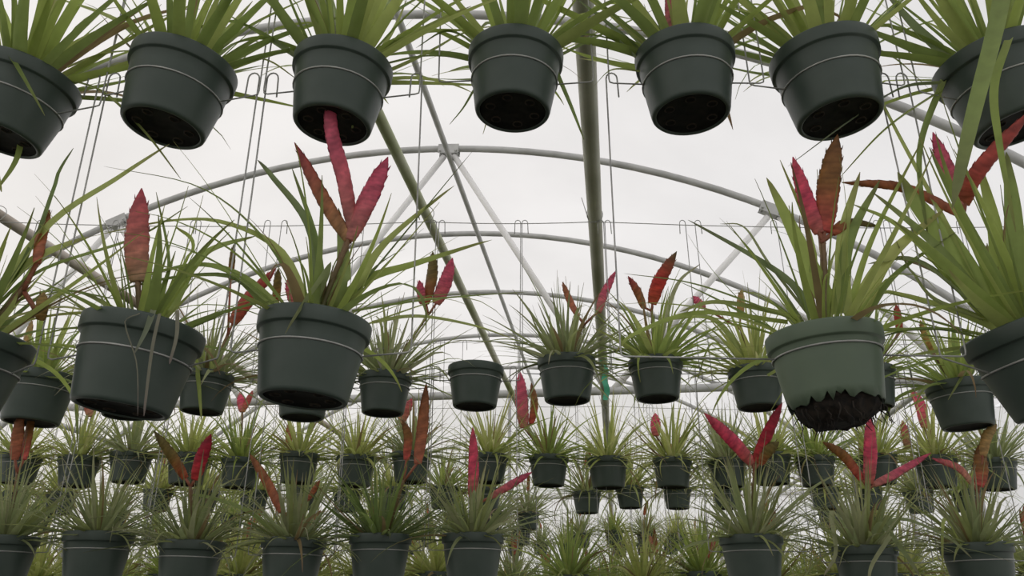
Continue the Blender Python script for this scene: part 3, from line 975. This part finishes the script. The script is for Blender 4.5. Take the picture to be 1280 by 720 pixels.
# ---- row 3, upper tier
r3 = [
    (28, 'far left small pot under the left edge plants', []), (100, 'small pot left of the bushy spikeless plant', [S((115, 520), (108, 496), w=14, c='dusty')]), (165, 'small pot above the second bottom row pot', [S((145, 585), (148, 562), w=9, c='pink')]),
    (237, 'small pot behind the olive-brown spike', []), (302, 'small pot just right of the red spike', [S((303, 515), (300, 490), w=10, c='hot'), S((306, 515), (316, 488), w=10, c='red')]),
    (375, 'small pot with an orange spike above it, left of centre', [S((361, 555), (362, 527), w=11, c='rust')]), (446, 'small pot below the pot beside the empty one', []), (515, 'small pot behind the brownish pink spike', [S((500, 530), (515, 498), w=12, c='dusty')]),
    (612, 'small pot right behind the bright pink spike', []), (686, 'small pot with a double pink spike, right of the empty pot', [S((655, 535), (652, 500), (650, 464), w=16, c='pink'), S((664, 530), (668, 505), (664, 478), w=10, c='brown')]),
    (759, 'small pot hanging in the centre right gap', []), (840, 'small pot below the short red spike plant', [S((820, 545), (819, 516), w=12, c='hot')]), (908, 'small green-tinged pot behind the crimson trio', []),
    (962, 'small pot behind the right crimson spike', []), (1018, 'small pot below the torn green pot', []), (1095, 'small pot behind the thick pink spike', [S((1135, 560), (1128, 525), w=10, c='dusty')]),
    (1168, 'small pot below the smaller right pot', [S((1156, 535), (1150, 505), (1139, 487), w=17, c='hot')]), (1242, 'small pot near the right edge', []),
]
rr_ = random.Random(3)
ROW3 = []
for i, (px, sh, sp) in enumerate(r3):
    pal = ['yellow', 'yellow', 'grey', 'yellow', 'bright'][i % 5]
    ROW3.append(make_plant('r3', 3, px, 562 + rr_.uniform(0, 10), 48 + rr_.uniform(-1, 3), rr_.uniform(-2, 2), 'airplant in a ' + sh, sh,
               dict(n=88, L=(0.16, 0.31), wb=(0.010, 0.017), pal=pal, el=(-4, 86), droop=(.1, 1.4), seg=9, thin=30), [], sp, None, seed=60 + i, group=G3T))

# ---- prototypes for the farther rows
def proto(seed, pal, spk):
    rnd = random.Random(seed)
    root = empty('potted_airplant', (0, -20, 0))
    p = link('pot', ME_POT, root)
    link('pot_base', ME_BASE, p)
    link('soil', ME_SOIL, root)
    mb = MB()
    foliage(mb, rnd, n=84, L=(0.18, 0.33), wb=(0.011, 0.019), pal=pal, el=(-4, 86), droop=(.1, 1.3), seg=7, thin=20)
    mb.build('foliage', M_LEAF, root, colors=True)
    if spk:
        mb = MB()
        tube(mb, [(0, 0, -.01), (.003, 0, .07), (0, 0, .14)], 0.004, 6, cols=[(0.3, 0.22, 0.12)] * 18)
        st = mb.build('flower_stalk', M_SPIKE, root, colors=True)
        for j in range(spk):
            a = rnd.uniform(0, 2 * PI); lean = rnd.uniform(.02, .06)
            tip = Vector((lean * math.cos(a), lean * math.sin(a), .14 + rnd.uniform(.08, .13)))
            link('flower_spike', spike_mesh([Vector((0, 0, .13)), Vector((tip.x * .4, tip.y * .4, .18)), tip], rnd.uniform(.02, .03), rnd.choice(['pink', 'hot', 'rust', 'dusty', 'brown']), rnd), st)
    return root


PROTO = [proto(101, 'yellow', 0), proto(102, 'yellow', 1), proto(103, 'grey', 2), proto(104, 'bright', 0), proto(105, 'yellow', 0), proto(106, 'grey', 1), proto(107, 'yellow', 2), proto(108, 'bright', 0)]
HPROTO = make_hanger(0, -20, 0, 0, 1.0, (.112, .112), .42, 'x', 'wire hangers')
used = set()


def place(i, x, Y, z, label, group, rz, ty):
    src = PROTO[i]
    o = src if i not in used else copy_tree(src)
    used.add(i)
    o.location = (x, Y, z)
    o.rotation_euler = (0, ty, 0)
    for ch in o.children:
        ch.rotation_euler = (0, 0, rz)
    tag(o, label, 'potted plant', group)
    return o


far = []
rnd = random.Random(77)
row_words = {3: 'third', 4: 'fourth', 5: 'fifth', 6: 'sixth', 7: 'seventh'}
ntaken = 0
hfirst = True
for row, tiers in ((3, (0.115,)), (4, (0.565, 0.115)), (5, (0.57, 0.12)), (6, (0.57, 0.12)), (7, (0.57, 0.13))):
    Y = ROWY[row]
    for tz in tiers:
        half = 0.68 * (Y * CP + tz * SP)
        x = -half
        while x < half:
            px = 640 + F * x / (Y * CP + tz * SP)
            u = x * math.cos(TH) - Y * math.sin(TH)
            skip = rnd.random() < (0.05 if tz < .3 else (.12 if row == 4 else .45))
            if row == 3 and (575 < px < 640): skip = True
            if row == 5 and tz > .3 and 690 < px < 900: skip = True
            if not skip and UC - HALF + .35 < u < UC + HALF - .35:
                tn = 'upper' if tz > .3 else 'lower'
                third = 'left third' if px < 430 else ('middle' if px < 850 else 'right third')
                z = tz + rnd.uniform(-.015, .015)
                xx = x + rnd.uniform(-.015, .015)
                place(rnd.randrange(8), xx, Y, z, 'small distant airplant in the %s row, %s tier, %s of the view' % (row_words[row], tn, third),
                      'distant airplants, %s row %s tier' % (row_words[row], tn), rnd.uniform(0, 6.28), rnd.uniform(-.05, .05))
                h = HPROTO if hfirst else copy_tree(HPROTO)
                hfirst = False
                h.location = (xx, Y, z)
                tag(h, 'thin wire hanger in the distant %s row, %s tier, %s of the view' % (row_words[row], tn, third), 'hanger', 'distant wire hangers, %s row %s tier' % (row_words[row], tn))
            x += 0.238
for k in range(8):
    if k not in used:
        for ch in list(PROTO[k].children_recursive) + [PROTO[k]]:
            bpy.data.objects.remove(ch)

# teal plastic strip tied to the row 3 wires between two pots
mb = MB()
P = [Vector((0.004 * math.sin(i * .9), 0.003 * math.cos(i * 1.3), -0.012 * i)) for i in range(13)]
for s in (0, 1):
    vs = []
    for i, p in enumerate(P):
        w = .011 * (1 - .5 * (i < 2)) * (1 - .25 * (i == 12))
        o_ = Vector((0, 0.0012 * s, 0))
        vs += [p + o_ - Vector((w, 0, 0)), p + o_ + Vector((w, 0, 0))]
    fs = [(2 * i, 2 * i + 1, 2 * i + 3, 2 * i + 2) for i in range(12)]
    mb.add(vs, fs if s else [f[::-1] for f in fs])
tube(mb, [(-.012, 0, -.01), (-.02, -.004, .01), (0, -.004, .02), (.02, 0, .008), (.01, .003, -.012)], .0016, 5)
o = mb.build('plastic_strip', M_TAG)
o.location = at(756, 455, 3.0)
tag(o, 'teal green plastic strip hanging between two second row pots', 'strip')

# ------------------------------------------------------------------ light
w = bpy.data.worlds.new('overcast')
SC.world = w
w.use_nodes = True
nt = w.node_tree
nt.nodes.clear()
out = nt.nodes.new('ShaderNodeOutputWorld')
bg = nt.nodes.new('ShaderNodeBackground')
tc = nt.nodes.new('ShaderNodeTexCoord')
sx = nt.nodes.new('ShaderNodeSeparateXYZ')
mr = nt.nodes.new('ShaderNodeMapRange')
mr.inputs['From Min'].default_value = -0.8
mr.inputs['From Max'].default_value = 0.8
cr = nt.nodes.new('ShaderNodeValToRGB')
cr.color_ramp.elements[0].color = (0.86, 0.83, 0.80, 1)
cr.color_ramp.elements[1].color = (0.74, 0.735, 0.75, 1)
nt.links.new(tc.outputs['Generated'], sx.inputs[0])
nt.links.new(sx.outputs['X'], mr.inputs['Value'])
nt.links.new(mr.outputs['Result'], cr.inputs['Fac'])
nt.links.new(cr.outputs['Color'], bg.inputs['Color'])
bg.inputs['Strength'].default_value = 1.16
nt.links.new(bg.outputs['Background'], out.inputs['Surface'])

SC.view_settings.view_transform = 'Standard'
SC.view_settings.look = 'None'
SC.view_settings.gamma = 1.0
SC.view_settings.use_curve_mapping = False
SC.view_settings.exposure = 0.0
SC.cycles.use_denoising = True
SC.cycles.max_bounces = 8
SC.cycles.transparent_max_bounces = 12
